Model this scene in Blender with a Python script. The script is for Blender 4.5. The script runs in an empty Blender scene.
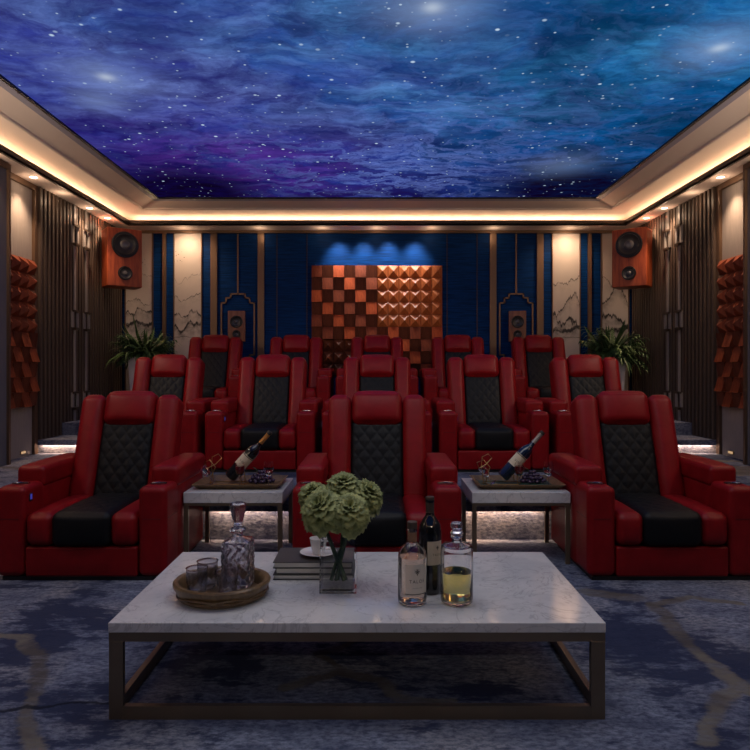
import bpy, math, random
from mathutils import Vector, Matrix, noise as mnoise
PI = math.pi
C = bpy.context.scene.collection
random.seed(7)

# ------------------------------------------------------------------ node helpers
class E:
    """a socket with arithmetic"""
    def __init__(s, t, k): s.t = t; s.k = k
    def _m(s, op, *a, clamp=False):
        n = s.t.nodes.new('ShaderNodeMath'); n.operation = op; n.use_clamp = clamp
        for i, v in enumerate(a):
            if isinstance(v, E): s.t.links.new(v.k, n.inputs[i])
            else: n.inputs[i].default_value = v
        return E(s.t, n.outputs[0])
    def __add__(s, o): return s._m('ADD', s, o)
    __radd__ = __add__
    def __sub__(s, o): return s._m('SUBTRACT', s, o)
    def __rsub__(s, o): return s._m('SUBTRACT', o, s)
    def __mul__(s, o): return s._m('MULTIPLY', s, o)
    __rmul__ = __mul__
    def __truediv__(s, o): return s._m('DIVIDE', s, o)
    def __pow__(s, o): return s._m('POWER', s, o)
    def abs(s): return s._m('ABSOLUTE', s)
    def max(s, o): return s._m('MAXIMUM', s, o)
    def min(s, o): return s._m('MINIMUM', s, o)
    def clamp(s): return s._m('ADD', s, 0.0, clamp=True)
    def floor(s): return s._m('FLOOR', s)
    def exp(s): return s._m('EXPONENT', s)
    def sqrt(s): return s._m('SQRT', s)
    def smooth(s, a, b, lo=0.0, hi=1.0):
        n = s.t.nodes.new('ShaderNodeMapRange'); n.interpolation_type = 'SMOOTHSTEP'
        s.t.links.new(s.k, n.inputs[0])
        n.inputs[1].default_value = a; n.inputs[2].default_value = b
        n.inputs[3].default_value = lo; n.inputs[4].default_value = hi
        return E(s.t, n.outputs[0])

class Mat:
    def __init__(s, name, color=(.5, .5, .5), rough=.5, metal=0., **kw):
        m = s.m = bpy.data.materials.new(name); m.use_nodes = True
        s.t = m.node_tree; s.b = s.t.nodes['Principled BSDF']
        s.b.inputs['Base Color'].default_value = (*color, 1)
        s.b.inputs['Roughness'].default_value = rough
        s.b.inputs['Metallic'].default_value = metal
        for k, v in kw.items():
            k = {'trans': 'Transmission Weight', 'ior': 'IOR', 'spec': 'Specular IOR Level', 'coat': 'Coat Weight',
                 'coat_r': 'Coat Roughness', 'sheen': 'Sheen Weight'}[k]
            s.b.inputs[k].default_value = v
    def xyz(s):
        tc = s.t.nodes.new('ShaderNodeTexCoord'); s.tc = tc
        sp = s.t.nodes.new('ShaderNodeSeparateXYZ'); s.t.links.new(tc.outputs['Object'], sp.inputs[0])
        return [E(s.t, sp.outputs[i]) for i in range(3)]
    def vec(s, x, y, z):
        n = s.t.nodes.new('ShaderNodeCombineXYZ')
        for i, v in enumerate((x, y, z)):
            if isinstance(v, E): s.t.links.new(v.k, n.inputs[i])
            else: n.inputs[i].default_value = v
        return n.outputs[0]
    def noise(s, vec, scale, detail=4, rough=.55, dist=0., lac=2.):
        n = s.t.nodes.new('ShaderNodeTexNoise')
        if vec is not None: s.t.links.new(vec, n.inputs['Vector'])
        n.inputs['Scale'].default_value = scale; n.inputs['Detail'].default_value = detail
        n.inputs['Roughness'].default_value = rough; n.inputs['Distortion'].default_value = dist
        return E(s.t, n.outputs[0])
    def voro(s, vec, scale, feature='F1', out='Distance', rnd=1.):
        n = s.t.nodes.new('ShaderNodeTexVoronoi'); n.feature = feature
        s.t.links.new(vec, n.inputs['Vector']); n.inputs['Scale'].default_value = scale
        n.inputs['Randomness'].default_value = rnd
        return E(s.t, n.outputs[out])
    def mix(s, f, a, b):
        n = s.t.nodes.new('ShaderNodeMix'); n.data_type = 'RGBA'
        if isinstance(f, E): s.t.links.new(f.k, n.inputs[0])
        else: n.inputs[0].default_value = f
        for i, v in ((6, a), (7, b)):
            if isinstance(v, tuple): n.inputs[i].default_value = (*v, 1)
            else: s.t.links.new(v, n.inputs[i])
        return n.outputs[2]
    def color(s, c): s.t.links.new(c, s.b.inputs['Base Color'])
    def rough(s, e): s.t.links.new(e.k, s.b.inputs['Roughness'])
    def bump(s, e, strength=.3, dist=.01):
        n = s.t.nodes.new('ShaderNodeBump'); n.inputs['Strength'].default_value = strength
        n.inputs['Distance'].default_value = dist
        s.t.links.new(e.k, n.inputs['Height']); s.t.links.new(n.outputs[0], s.b.inputs['Normal'])
    def emit(s, c, strength):
        if isinstance(c, tuple): s.b.inputs['Emission Color'].default_value = (*c, 1)
        else: s.t.links.new(c, s.b.inputs['Emission Color'])
        s.b.inputs['Emission Strength'].default_value = strength

M = {}
def simple(name, *a, **k): M[name] = Mat(name, *a, **k).m

# ---- leather
w = Mat('red_leather', (.25, .006, .009), .42, 0, spec=.22)
x, y, z = w.xyz(); n = w.noise(w.vec(x, y, z), 260, 2); n2 = w.noise(w.vec(x, y, z), 9, 3)
w.bump(n * .25 + n2 * .9, .14, .006)
w.color(w.mix(n2.smooth(.35, .65), (.19, .0035, .006), (.225, .005, .008))); M['red'] = w.m
w = Mat('black_leather', (.006, .0065, .008), .5, 0, spec=.2)
x, y, z = w.xyz(); w.bump(w.noise(w.vec(x, y, z), 240, 2), .12, .004); M['black'] = w.m
simple('red_seam', (.06, .002, .003), .6)
simple('plinth_black', (.012, .01, .01), .5)
simple('chrome', (.55, .55, .57), .18, 1.)
simple('cup_dark', (.01, .01, .012), .25)
# ---- bronze
w = Mat('bronze', (.20, .13, .08), .32, .55)
x, y, z = w.xyz(); n = w.noise(w.vec(x, y, z), 4, 3); w.color(w.mix(n, (.13, .098, .066), (.23, .175, .12))); M['bronze'] = w.m
simple('bronze_trim', (.17, .105, .065), .45, .55)
simple('dark_bronze', (.07, .048, .035), .4, .5)
simple('brown_lip', (.035, .02, .013), .5)
simple('gold', (.50, .32, .13), .3, 1.)
simple('gold_foil', (.75, .36, .10), .35, .6)
simple('silver_foil', (.42, .38, .33), .4, .5)
# ---- marble
w = Mat('white_marble', (.6, .6, .6), .09, 0, spec=.5)
x, y, z = w.xyz(); v = w.vec(x, y, z)
n = w.noise(v, 2.6, 8, .6, .6); f = w.noise(v, 30, 6, .65)
vein = 1 - (w.noise(v, 5.5, 5, .6, .8) - .5).abs().smooth(0, .018)
c = w.mix(n.smooth(.35, .7), (.68, .68, .68), (.54, .55, .57)); c = w.mix(f.smooth(.5, .72, 0, .35), c, (.40, .40, .42))
w.color(w.mix(vein * .4, c, (.26, .26, .28))); M['marble'] = w.m
# ---- carpet (world coordinates: every carpeted object sits at the origin)
w = Mat('carpet', (.1, .1, .1), .95, 0, spec=.1)
x, y, z = w.xyz()
hi = w.noise(w.vec(x * .55, y, z), 60, 3, .7)
mid = w.noise(w.vec(x * .5, y * 1.3, z), 9, 6, .7)
low = w.noise(w.vec(x, y, z), 1.15, 7, .62, .5)
low2 = w.noise(w.vec(x + 11, y - 3, z), 1.9, 6, .6, .3)
base = w.mix(mid.smooth(.36, .66), (.11, .13, .20), (.25, .285, .385))
base = w.mix(low2.smooth(.46, .66, 0, .75), base, (.28, .285, .32))
base = w.mix((low + (mid - .5) * .6).smooth(.5, .60, 0, .9), base, (.012, .018, .055))
base = w.mix(hi.smooth(.36, .66, 0, .7), base, (.03, .04, .085))
wob = (w.noise(w.vec(x, y, z), 4.5, 4, .6) - .5)
wob2 = (w.noise(w.vec(x + 5, y + 9, z), 4.5, 4, .6) - .5)
px_, py_ = x + wob * .13, y + wob2 * .13
def F(px, py):
    Z = 780. / (py - 367); return ((px - 377) * Z / 650, Z)
def segd(a, b):
    ax, ay = a; bx, by = b; dx, dy = bx - ax, by - ay; L2 = dx * dx + dy * dy + 1e-9
    ux, uy = px_ - ax, py_ - ay
    t = ((ux * dx + uy * dy) / L2).clamp()
    ex, ey = ux - t * dx, uy - t * dy
    return (ex * ex + ey * ey).sqrt()
lines = [
 ([(-40, 634), (0, 635), (24, 637), (38, 655), (35, 692), (29, 712), (33, 760)], .030),
 ([(655, 605), (690, 645), (742, 690), (790, 705)], .034),
 ([(742, 690), (713, 706), (707, 745)], .030),
 ([(655, 605), (690, 597), (740, 604)], .026),
 ([(285, 688), (335, 672), (380, 680), (398, 698), (450, 702)], .028),
 ([(340, 672), (322, 655), (350, 643)], .02),
 ([(590, 592), (632, 598)], .06)]
acc = None
for pl, wd in lines:
    for a, b in zip(pl[:-1], pl[1:]):
        d = segd(F(*a), F(*b)) / wd
        acc = d if acc is None else acc.min(d)
vo = w.voro(w.vec(x + wob * .5 + 2.3, y + wob2 * .5, z), .62, 'DISTANCE_TO_EDGE')
vmask = vo.smooth(.018, .035, 1, 0) * y.smooth(4.4, 4.6)
veinm = (acc + (hi - .5) * .9 + (mid - .5) * 1.4).smooth(.55, 1.45, 1, 0).max(vmask)
base = w.mix(veinm * mid.smooth(.25, .6, .35, .9), base, w.mix(low2.smooth(.42, .58), (.17, .155, .13), (.085, .075, .07)))
crack = segd(F(-30, 716), F(30, 707)).min(segd(F(30, 707), F(112, 702)))
base = w.mix(crack.smooth(.004, .014, .8, 0), base, (.01, .012, .02))
w.color(base); w.bump(hi, .5, .01); M['carpet'] = w.m
# ---- starfield printed on the backlit ceiling
w = Mat('starfield_ceiling', (.0, .0, .0), .6, 0, spec=.1)
x, y, z = w.xyz()
v = w.vec(x, y, 0.)
def blob(cx, cy, r): return ((((x - cx) * (x - cx) + (y - cy) * (y - cy)) * (-1. / (r * r)))).exp()
warp = w.noise(v, .9, 5, .6); warp2 = w.noise(w.vec(x + 7, y + 3, 0.), .9, 5, .6)
wx, wy = x * .8 + (warp - .5) * 1.2, y * 1.1 + (warp2 - .5) * 1.2
cl = w.noise(w.vec(wx, wy, 0.), 1.3, 9, .62)
cl2 = w.noise(w.vec(wx * .8 + 4, wy + 8, 0.), 2.6, 8, .66)
# hue: indigo (left, far) -> azure (right, near)
hue = (x * .22 + (y - 5.5) * -.10 + (warp - .5) * .9 + .42).smooth(0, 1)
dark = w.mix(hue, (.014, .004, .15), (.000, .030, .10))
mid_ = w.mix(hue, (.022, .030, .32), (.000, .11, .38))
lite = w.mix(hue, (.16, .24, .66), (.05, .33, .72))
c = w.mix(cl.smooth(.40, .60), dark, mid_)
void = w.noise(w.vec(x * .7 + 20, y * 1.1 + 5, 0.), .85, 6, .6, .4).smooth(.46, .60)
band = blob(-1.4, 4.6, 1.5).max(blob(.2, 5.0, 1.4)).max(blob(1.9, 4.2, 1.2) * .8).max(blob(-.2, 4.0, 1.1))
c = w.mix(void * .55, c, dark)
c = w.mix(((cl2.smooth(.38, .66) * .8 + .18) * (band * .9 + .06) * (1 - void * .6)).clamp(), c, lite)
# purple wash far left, light wisps across the far end
c = w.mix((blob(-1.5, 7.0, 1.15) * cl2.smooth(.36, .60) * .9).clamp(), c, (.13, .035, .40))
wis = 1 - (w.noise(w.vec(wx * .9, wy * 1.1 + 3, 0.), 1.7, 9, .7) - .5).abs().smooth(0, .07)
c = w.mix((wis * blob(.3, 7.2, 1.6) * .6 + wis * .07).clamp(), c, (.17, .26, .75))
c = w.mix((blob(-2.3, 7.9, 1.1) * 1.2).max(blob(2.3, 7.8, 1.0) * 1.25).max(y.smooth(7.5, 8.4, 0, .8) * cl2.smooth(.35, .55)).clamp(), c, (.004, .001, .016))
fine = w.noise(w.vec(x * .5 + wx * .3, y * 1.2 + wy * .6, 0.), 5, 9, .72)
c = w.mix(fine.smooth(.38, .62, .38, 0.), c, w.mix(hue, (.008, .004, .10), (.0, .022, .10)))
for (bx, by, r, k) in ((-2.0, 4.8, .32, .30), (.33, 3.87, .3, .4), (2.3, 4.36, .3, .35), (-2.25, 5.25, .2, .25), (1.95, 6.9, .35, .2)):
    c = w.mix((blob(bx, by, r) * k).clamp(), c, (.42, .58, .95))
for (bx, by) in ((-2.0, 4.8), (.33, 3.87), (2.3, 4.36)):
    c = w.mix((blob(bx, by, .06) * .5).clamp(), c, (.8, .9, 1.))
for sc, r0, r1, thr, k in ((6.5, .05, .13, .35, 1.), (14, .07, .17, .45, .8), (3.4, .03, .075, .35, 1.)):
    d = w.voro(v, sc); n_ = w.t.nodes.new('ShaderNodeTexVoronoi'); w.t.links.new(v, n_.inputs['Vector']); n_.inputs['Scale'].default_value = sc
    sp = w.t.nodes.new('ShaderNodeSeparateColor'); w.t.links.new(n_.outputs['Color'], sp.inputs[0])
    pick = E(w.t, sp.outputs[0]).smooth(thr, 1.0)
    c = w.mix((d.smooth(r0, r1, 1, 0) * pick * k).clamp(), c, (.62, .80, 1.))
em = w.t.nodes.new('ShaderNodeEmission'); w.t.links.new(c, em.inputs[0]); em.inputs[1].default_value = .80
w.t.links.new(em.outputs[0], w.t.nodes['Material Output'].inputs['Surface']); M['stars'] = w.m
# ---- plaster, walls
simple('ceiling_plaster', (.78, .68, .62), .8)
simple('grey_reveal', (.40, .40, .50), .5)
simple('black_edge', (.01, .01, .012), .5)
w = Mat('blue_wall', (.02, .05, .14), .6, 0, spec=.08)
x, y, z = w.xyz(); n = w.noise(w.vec(x, y, z * 22), 3.5, 4, .6)
w.color(w.mix(n.smooth(.3, .7), (.001, .017, .075), (.002, .042, .18))); w.bump(n, .15, .003); M['blue'] = w.m
simple('brown_wall', (.06, .042, .034), .6)
simple('slat_brown', (.075, .052, .040), .5)
simple('slat_gap', (.012, .009, .008), .7)
w = Mat('beige_fabric', (.3, .26, .22), .85)
x, y, z = w.xyz(); n = w.noise(w.vec(x * 8, y * 8, z), 6, 4); w.color(w.mix(n, (.33, .29, .26), (.23, .205, .19))); M['beige'] = w.m
w = Mat('grey_fabric', (.2, .2, .2), .8)
x, y, z = w.xyz(); n = w.noise(w.vec(x * 8, y * 8, z), 5, 4); w.color(w.mix(n, (.17, .17, .18), (.12, .12, .13))); M['grey'] = w.m
simple('lattice_light', (.30, .28, .27), .4, .2)
# ---- woods
def wood(name, a, b, rough=.35, sc=1., coat=0.):
    w = Mat(name, a, rough, 0, coat=coat, spec=.12 if name in ('diffuser_red', 'diffuser_mid', 'diffuser_dark') else .45); x, y, z = w.xyz()
    n = w.noise(w.vec(x * 9 * sc, y * 9 * sc, z * 1.2 * sc), 2.5, 6, .6, .8)
    w.color(w.mix(n.smooth(.3, .7), a, b)); M[name] = w.m
wood('speaker_wood', (.42, .085, .025), (.22, .035, .012), .5, coat=0.)
wood('speaker_wood_side', (.42, .085, .025), (.22, .035, .012), .3, coat=.3)
wood('small_speaker_wood', (.30, .12, .06), (.17, .06, .03), .4)
wood('diffuser_red', (.44, .085, .024), (.28, .046, .014), .5, 1.5)
wood('diffuser_mid', (.24, .055, .022), (.14, .03, .013), .5, 1.5)
wood('diffuser_dark', (.16, .045, .022), (.09, .026, .014), .4, 1.5)
wood('diffuser_gold', (.58, .17, .05), (.36, .09, .025), .38, 1.5)
wood('tray_wood', (.19, .115, .05), (.09, .052, .024), .35, 1.2)
# ---- ink panels
def ink(name, seed, ridges, peaks):
    w = Mat(name, (.6, .55, .5), .6); x, y, z = w.xyz()
    paper = w.mix(w.noise(w.vec(x, y, z), 3, 5), (.60, .53, .47), (.48, .43, .39))
    c = paper
    for i, (h0, amp, sc, lw, dk, wash) in enumerate(ridges):
        n = w.noise(w.vec(x + seed + i * 3.7, seed * 2. + i * 5.1, z * .12), sc, 6, .62, .3)
        h = (n - .5) * (2 * amp) + h0
        d = z - h
        wn = w.noise(w.vec(x * 1.4, seed + i, z * 1.4), 8, 5, .65)
        washm = (d.smooth(-.002, .002, 1, 0)) * (d.smooth(-.22, 0, 0, 1)) * wn.smooth(.3, .7) * wash
        line = d.abs().smooth(lw * .8, lw * 2.1, 1, 0) * wn.smooth(.25, .55) * dk
        c = w.mix(washm.clamp(), c, (.10, .09, .085)); c = w.mix(line.clamp(), c, (.02, .018, .018))
    for (bx, bz, r) in peaks:
        d = ((x - bx) * (x - bx) + (z - bz) * (z - bz)).sqrt()
        c = w.mix(d.smooth(r * .6, r, .85, 0), c, (.02, .02, .02))
    w.color(c); M[name] = w.m
birds = [(random.uniform(-2.82, -2.6), random.uniform(2.66, 2.84), random.uniform(.005, .010)) for _ in range(9)]
birds2 = [(random.uniform(-3.42, -3.2), random.uniform(2.6, 2.75), random.uniform(.005, .008)) for _ in range(6)]
ink('ink_panel_left_art', 3.1, [(2.42, .55, 1.7, .004, .5, .12), (2.18, .45, 2.0, .005, .7, .3), (1.99, .42, 2.6, .009, .95, .7), (1.80, .28, 3.6, .014, 1, 1.), (1.62, .08, 3.2, .004, .6, .1)], birds + birds2)
ink('ink_panel_right_art', 8.6, [(2.36, .75, 2.2, .007, .7, .25), (2.14, .70, 2.6, .010, .9, .6), (1.95, .55, 3.2, .014, 1., .8), (1.74, .25, 3.0, .018, 1, .8), (1.60, .08, 2.6, .004, .6, .12)], [(2.75, 1.27, .018), (2.775, 1.272, .014)])
# ---- glass, liquids
def glass(name, col=(1, 1, 1), rough=.0, ior=1.45):
    simple(name, col, rough, 0, trans=1., ior=ior)
glass('clear_glass'); glass('cut_glass', (.74, .74, .80), .13, 1.52); glass('vase_glass', (1, 1, 1), 0., 1.3)
glass('dark_bottle_glass', (.012, .012, .01), .03)
simple('wine_bottle_black', (.006, .006, .008), .08, 0, coat=.5)
simple('wine_bottle_blue', (.006, .012, .03), .08, 0, coat=.5)
glass('pale_wine', (.86, .70, .55), 0., 1.34); glass('yellow_liquor', (.80, .70, .22), 0., 1.34)
simple('red_wine', (.28, .015, .025), .1, 0, trans=.3)
simple('label_cream', (.62, .52, .38), .7); simple('label_white', (.62, .56, .48), .7)
simple('ink_black', (.03, .025, .02), .7); simple('cork', (.05, .03, .02), .6); simple('cork_light', (.25, .13, .07), .6)
simple('porcelain', (.72, .70, .70), .2)
simple('book_cover_dark', (.055, .055, .05), .45); simple('book_cover_grey', (.10, .10, .095), .5); simple('book_pages', (.72, .70, .66), .8)
w = Mat('kale_green', (.2, .25, .12), .6); x, y, z = w.xyz(); n = w.noise(w.vec(x, y, z), 25, 3)
w.color(w.mix(n.smooth(.35, .65), (.15, .18, .055), (.35, .38, .14))); M['kale'] = w.m
simple('stem_green', (.03, .07, .02), .5)
w = Mat('leaf_green', (.04, .09, .03), .45); x, y, z = w.xyz(); n = w.noise(w.vec(x, y, z), 5, 3)
w.color(w.mix(n.smooth(.35, .65), (.035, .085, .03), (.09, .16, .05))); M['leaf'] = w.m
simple('planter_white', (.62, .60, .60), .5); simple('soil', (.03, .02, .015), .9)
simple('grape_dark', (.05, .03, .07), .25); simple('grape_red', (.14, .035, .05), .25)
simple('tray_green', (.02, .07, .055), .4)
simple('rubber', (.012, .012, .013), .45); simple('cone', (.03, .03, .032), .35); simple('dust_cap', (.16, .16, .165), .35, .6)
simple('white_paint', (.7, .66, .6), .5)
def emis(name, col, s):
    w = Mat(name, (0, 0, 0), .5); w.emit(col, s); M[name] = w.m
emis('lamp_lens', (1., .78, .55), 9.); emis('led_warm', (1., .66, .42), 22.); emis('led_blue', (.10, .10, .8), .35)
emis('step_lens', (1., .62, .32), .5)

# ------------------------------------------------------------------ mesh helpers
class MB:
    def __init__(s): s.v = []; s.f = []; s.mi = []; s.cur = 0
    def add(s, vs, fs, mtx=None):
        o = len(s.v)
        s.v += [tuple(mtx @ Vector(p)) if mtx else tuple(p) for p in vs]
        s.f += [tuple(i + o for i in f) for f in fs]; s.mi += [s.cur] * len(fs); return s
    def box(s, x0, x1, y0, y1, z0, z1, mtx=None):
        vs = [(x, y, z) for x in (x0, x1) for y in (y0, y1) for z in (z0, z1)]
        return s.add(vs, [(0, 1, 3, 2), (4, 6, 7, 5), (0, 4, 5, 1), (2, 3, 7, 6), (0, 2, 6, 4), (1, 5, 7, 3)], mtx)
    def rbox(s, lo, hi, r, nin=(2, 2, 2), ns=3, bulge=(0, 0, 0), disp=None, mtx=None):
        ax = []
        for a in range(3):
            l, h = lo[a], hi[a]
            rr = min(r, (h - l) / 2 - 1e-5)
            A = [l + rr - rr * math.tan(PI / 4 * (1 - i / ns)) for i in range(ns + 1)]
            n = nin[a]; L = h - l - 2 * rr
            A += [l + rr + L * i / n for i in range(1, n)]
            A += [h - rr + rr * math.tan(PI / 4 * (i / ns)) for i in range(ns + 1)]
            ax.append((A, l + rr, h - rr, rr))
        idx = {}; vs = []; fs = []
        def P(i, j, k):
            key = (i, j, k)
            if key in idx: return idx[key]
            p = [ax[0][0][i], ax[1][0][j], ax[2][0][k]]
            u = [2 * (p[a] - lo[a]) / (hi[a] - lo[a]) - 1 for a in range(3)]
            c = [min(max(p[a], ax[a][1]), ax[a][2]) for a in range(3)]
            d = Vector([(p[a] - c[a]) / ax[a][3] for a in range(3)])
            if d.length > 1e-9:
                mx = max(abs(t) for t in d); d = d.normalized() * mx
            q = [c[a] + d[a] * ax[a][3] for a in range(3)]
            for a in range(3):
                if bulge[a]:
                    o = [b for b in range(3) if b != a]
                    q[a] += u[a] * bulge[a] * (1 - u[o[0]] ** 2) * (1 - u[o[1]] ** 2)
            if disp: q = disp(q, u)
            idx[key] = len(vs); vs.append(tuple(q)); return idx[key]
        N = [len(ax[a][0]) - 1 for a in range(3)]
        for a in range(3):
            b, c = (a + 1) % 3, (a + 2) % 3
            for side in (0, N[a]):
                for i in range(N[b]):
                    for j in range(N[c]):
                        q = []
                        for (di, dj) in ((0, 0), (1, 0), (1, 1), (0, 1)):
                            t = [0, 0, 0]; t[a] = side; t[b] = i + di; t[c] = j + dj; q.append(P(*t))
                        if side == 0: q.reverse()
                        fs.append(tuple(q))
        return s.add(vs, fs, mtx)
    def lathe(s, prof, n=32, mtx=None, sx=1., sy=1., wave=None, caps=True, sq=0.):
        vs = []; fs = []
        for (r, z) in prof:
            for i in range(n):
                a = 2 * PI * i / n; rr = r
                if wave: rr = wave(r, z, a)
                cx, cy = math.cos(a), math.sin(a)
                if sq:
                    k = (abs(cx) ** sq + abs(cy) ** sq) ** (-1 / sq); cx *= k; cy *= k
                vs.append((rr * cx * sx, rr * cy * sy, z))
        m = len(prof)
        for j in range(m - 1):
            for i in range(n):
                k = (i + 1) % n
                fs.append((j * n + i, j * n + k, (j + 1) * n + k, (j + 1) * n + i))
        if caps:
            if prof[0][0] > 1e-6: fs.append(tuple(reversed(range(n))))
            if prof[-1][0] > 1e-6: fs.append(tuple((m - 1) * n + i for i in range(n)))
        return s.add(vs, fs, mtx)
    def tube(s, pts, r, n=8, closed=False, mtx=None):
        pts = [Vector(p) for p in pts]; m = len(pts); vs = []; fs = []
        up = Vector((0, 0, 1)); prev = None
        for i, p in enumerate(pts):
            if closed: t = pts[(i + 1) % m] - pts[i - 1]
            else: t = pts[min(i + 1, m - 1)] - pts[max(i - 1, 0)]
            t.normalize()
            if prev is None:
                a = up if abs(t.z) < .9 else Vector((1, 0, 0)); u = t.cross(a).normalized()
            else: u = (prev - t * prev.dot(t)).normalized()
            prev = u; v = t.cross(u)
            rr = r(i / (m - 1)) if callable(r) else r
            for k in range(n):
                a = 2 * PI * k / n; vs.append(tuple(p + (u * math.cos(a) + v * math.sin(a)) * rr))
        for i in range(m if closed else m - 1):
            j = (i + 1) % m
            for k in range(n):
                l = (k + 1) % n; fs.append((i * n + k, i * n + l, j * n + l, j * n + k))
        if not closed: fs += [tuple(reversed(range(n))), tuple((m - 1) * n + k for k in range(n))]
        return s.add(vs, fs, mtx)
    def sphere(s, c, r, n=10, m=7, sc=(1, 1, 1)):
        vs = [(c[0], c[1], c[2] + r * sc[2])]; fs = []
        for j in range(1, m):
            for i in range(n):
                a = 2 * PI * i / n; b = PI * j / m
                vs.append((c[0] + r * sc[0] * math.sin(b) * math.cos(a), c[1] + r * sc[1] * math.sin(b) * math.sin(a), c[2] + r * sc[2] * math.cos(b)))
        vs.append((c[0], c[1], c[2] - r * sc[2])); L = len(vs) - 1
        for i in range(n):
            k = (i + 1) % n
            fs.append((0, 1 + i, 1 + k)); fs.append((L, L - n + k, L - n + i))
            for j in range(m - 2): fs.append((1 + j * n + i, 1 + (j + 1) * n + i, 1 + (j + 1) * n + k, 1 + j * n + k))
        return s.add(vs, fs)
    def build(s, name, mats, parent=None, smooth=True, angle=38, loc=None, bevel=0.):
        me = bpy.data.meshes.new(name); me.from_pydata(s.v, [], s.f)
        ms = mats if isinstance(mats, (list, tuple)) else [mats]
        for q in ms: me.materials.append(M[q])
        if len(ms) > 1: me.polygons.foreach_set('material_index', s.mi)
        me.validate(); me.update()
        if smooth:
            me.polygons.foreach_set('use_smooth', [True] * len(me.polygons))
            me.set_sharp_from_angle(angle=math.radians(angle))
        o = bpy.data.objects.new(name, me); C.objects.link(o)
        if parent: o.parent = parent
        if loc: o.location = loc
        if bevel:
            b = o.modifiers.new('bevel', 'BEVEL'); b.width = bevel; b.segments = 2; b.limit_method = 'ANGLE'
        return o
def tag(o, label=None, cat=None, group=None, kind=None):
    if label: o['label'] = label
    if cat: o['category'] = cat
    if group: o['group'] = group
    if kind: o['kind'] = kind
    return o
def thing(name, loc, label, cat, group=None, rz=0.):
    o = bpy.data.objects.new(name, None); C.objects.link(o); o.location = loc; o.rotation_euler = (0, 0, rz)
    o.empty_display_size = .1
    return tag(o, label, cat, group)
def copy_tree(o, parent=None):
    c = o.copy(); C.objects.link(c)
    if parent: c.parent = parent
    for ch in list(o.children): copy_tree(ch, c)
    return c
def struct(o): o['kind'] = 'structure'; return o
def T(x, y, z): return Matrix.Translation((x, y, z))
def RX(d): return Matrix.Rotation(math.radians(d), 4, 'X')
def RY(d): return Matrix.Rotation(math.radians(d), 4, 'Y')
def RZ(d): return Matrix.Rotation(math.radians(d), 4, 'Z')

# ------------------------------------------------------------------ room
XW, YB, YF = 3.6, 9.1, -3.2
HS = 3.104           # soffit
P1, P2 = .285, .57   # platforms
Y1, Y2 = 4.52, 6.9
struct(MB().box(-XW, XW, YF, YB, -.12, 0).build('floor', 'carpet', smooth=False))
struct(MB().box(-XW, XW, Y1, YB, 0, P1 - .035).box(-XW, XW, Y1 - .03, YB, P1 - .035, P1).build('trim_1', 'carpet', smooth=False))  # first seating platform
# second platform with a half step in both aisles
struct(MB().box(-2.56, 2.56, Y2, YB, P1, P2 - .035).box(-2.56, 2.56, Y2 - .03, YB, P2 - .035, P2)
       .box(-XW, -2.56, Y2, YB, P1, .395).box(-XW, -2.56, Y2 - .03, YB, .395, .43).box(-XW, -2.56, 7.35, YB, .43, P2)
       .box(2.56, XW, Y2, YB, P1, .395).box(2.56, XW, Y2 - .03, YB, .395, .43).box(2.56, XW, 7.35, YB, .43, P2)
       .build('trim_2', 'carpet', smooth=False))
struct(MB().box(-XW, XW, Y1 - .045, Y1 - .031, .205, P1 - .001).build('trim_40', 'carpet', smooth=False))
b = MB().box(-XW - .15, -XW, YF, YB + .15, -.12, 3.6); struct(b.build('wall_left', 'beige', smooth=False))
b = MB().box(XW, XW + .15, YF, YB + .15, -.12, 3.6); struct(b.build('wall_right', 'beige', smooth=False))
b = MB().box(-XW, XW, YB, YB + .15, -.12, 3.6); struct(b.build('wall_back', 'blue', smooth=False))
b = MB().box(-XW, XW, YF - .15, YF, -.12, 3.6); struct(b.build('wall_front', 'slat_gap', smooth=False))
def ring(name, prof, mat, mats=None, closed=False):
    """profile (d inward from the lip line, z) swept round the tray ceiling"""
    b = MB(); vs = []; fs = []
    for d, h in prof:
        hx = 3.32 - d * 1.09; y0, y1 = YF + .39 + d, 8.71 - d
        vs += [(-hx, y0, h), (hx, y0, h), (hx, y1, h), (-hx, y1, h)]
    m = len(prof)
    for j in range(m if closed else m - 1):
        k = (j + 1) % m
        for i in range(4):
            l = (i + 1) % 4; fs.append((j * 4 + i, j * 4 + l, k * 4 + l, k * 4 + i))
    b.add(vs, fs); return struct(b.build(name, mat, smooth=False))
S = 1.2
# soffit board: not the same width on side and back walls, so its outer edge is the room outline
b = MB(); vs = []
for h in (HS, HS + .02):
    vs += [(-XW, YF, h), (XW, YF, h), (XW, YB, h), (-XW, YB, h), (-3.32, YF + .39, h), (3.32, YF + .39, h), (3.32, 8.71, h), (-3.32, 8.71, h)]
fs = []
for i in range(4):
    l = (i + 1) % 4
    fs += [(i, i + 4, l + 4, l), (8 + i, 8 + l, 12 + l, 12 + i), (4 + i, 12 + i, 12 + l, 4 + l)]
b.add(vs, fs); struct(b.build('trim_3', 'ceiling_plaster', smooth=False))
ring('trim_4', [(-.02, HS - .006), (.0, HS - .006), (.0, S + 1.968), (-.02, S + 1.968)], 'brown_lip', closed=True)
ring('trim_5', [(-.26, HS + .021), (-.26, S + 1.99), (-.22, S + 2.012), (-.12, S + 2.03), (.1, S + 2.042), (.235, S + 2.046), (.25, S + 2.052), (.255, S + 2.070), (.44, S + 2.108), (.45, S + 2.110)], 'ceiling_plaster')
ring('trim_6', [(.45, S + 2.110), (.499, S + 2.128)], 'grey_reveal')
ring('trim_7', [(.50, S + 2.120), (.525, S + 2.120), (.525, S + 2.1385), (.50, S + 2.1385)], 'black_edge', closed=True)
struct(MB().box(-3.0, 3.0, YF + .6, 8.35, S + 2.14, S + 2.17).build('ceiling', 'stars', smooth=False))
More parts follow.
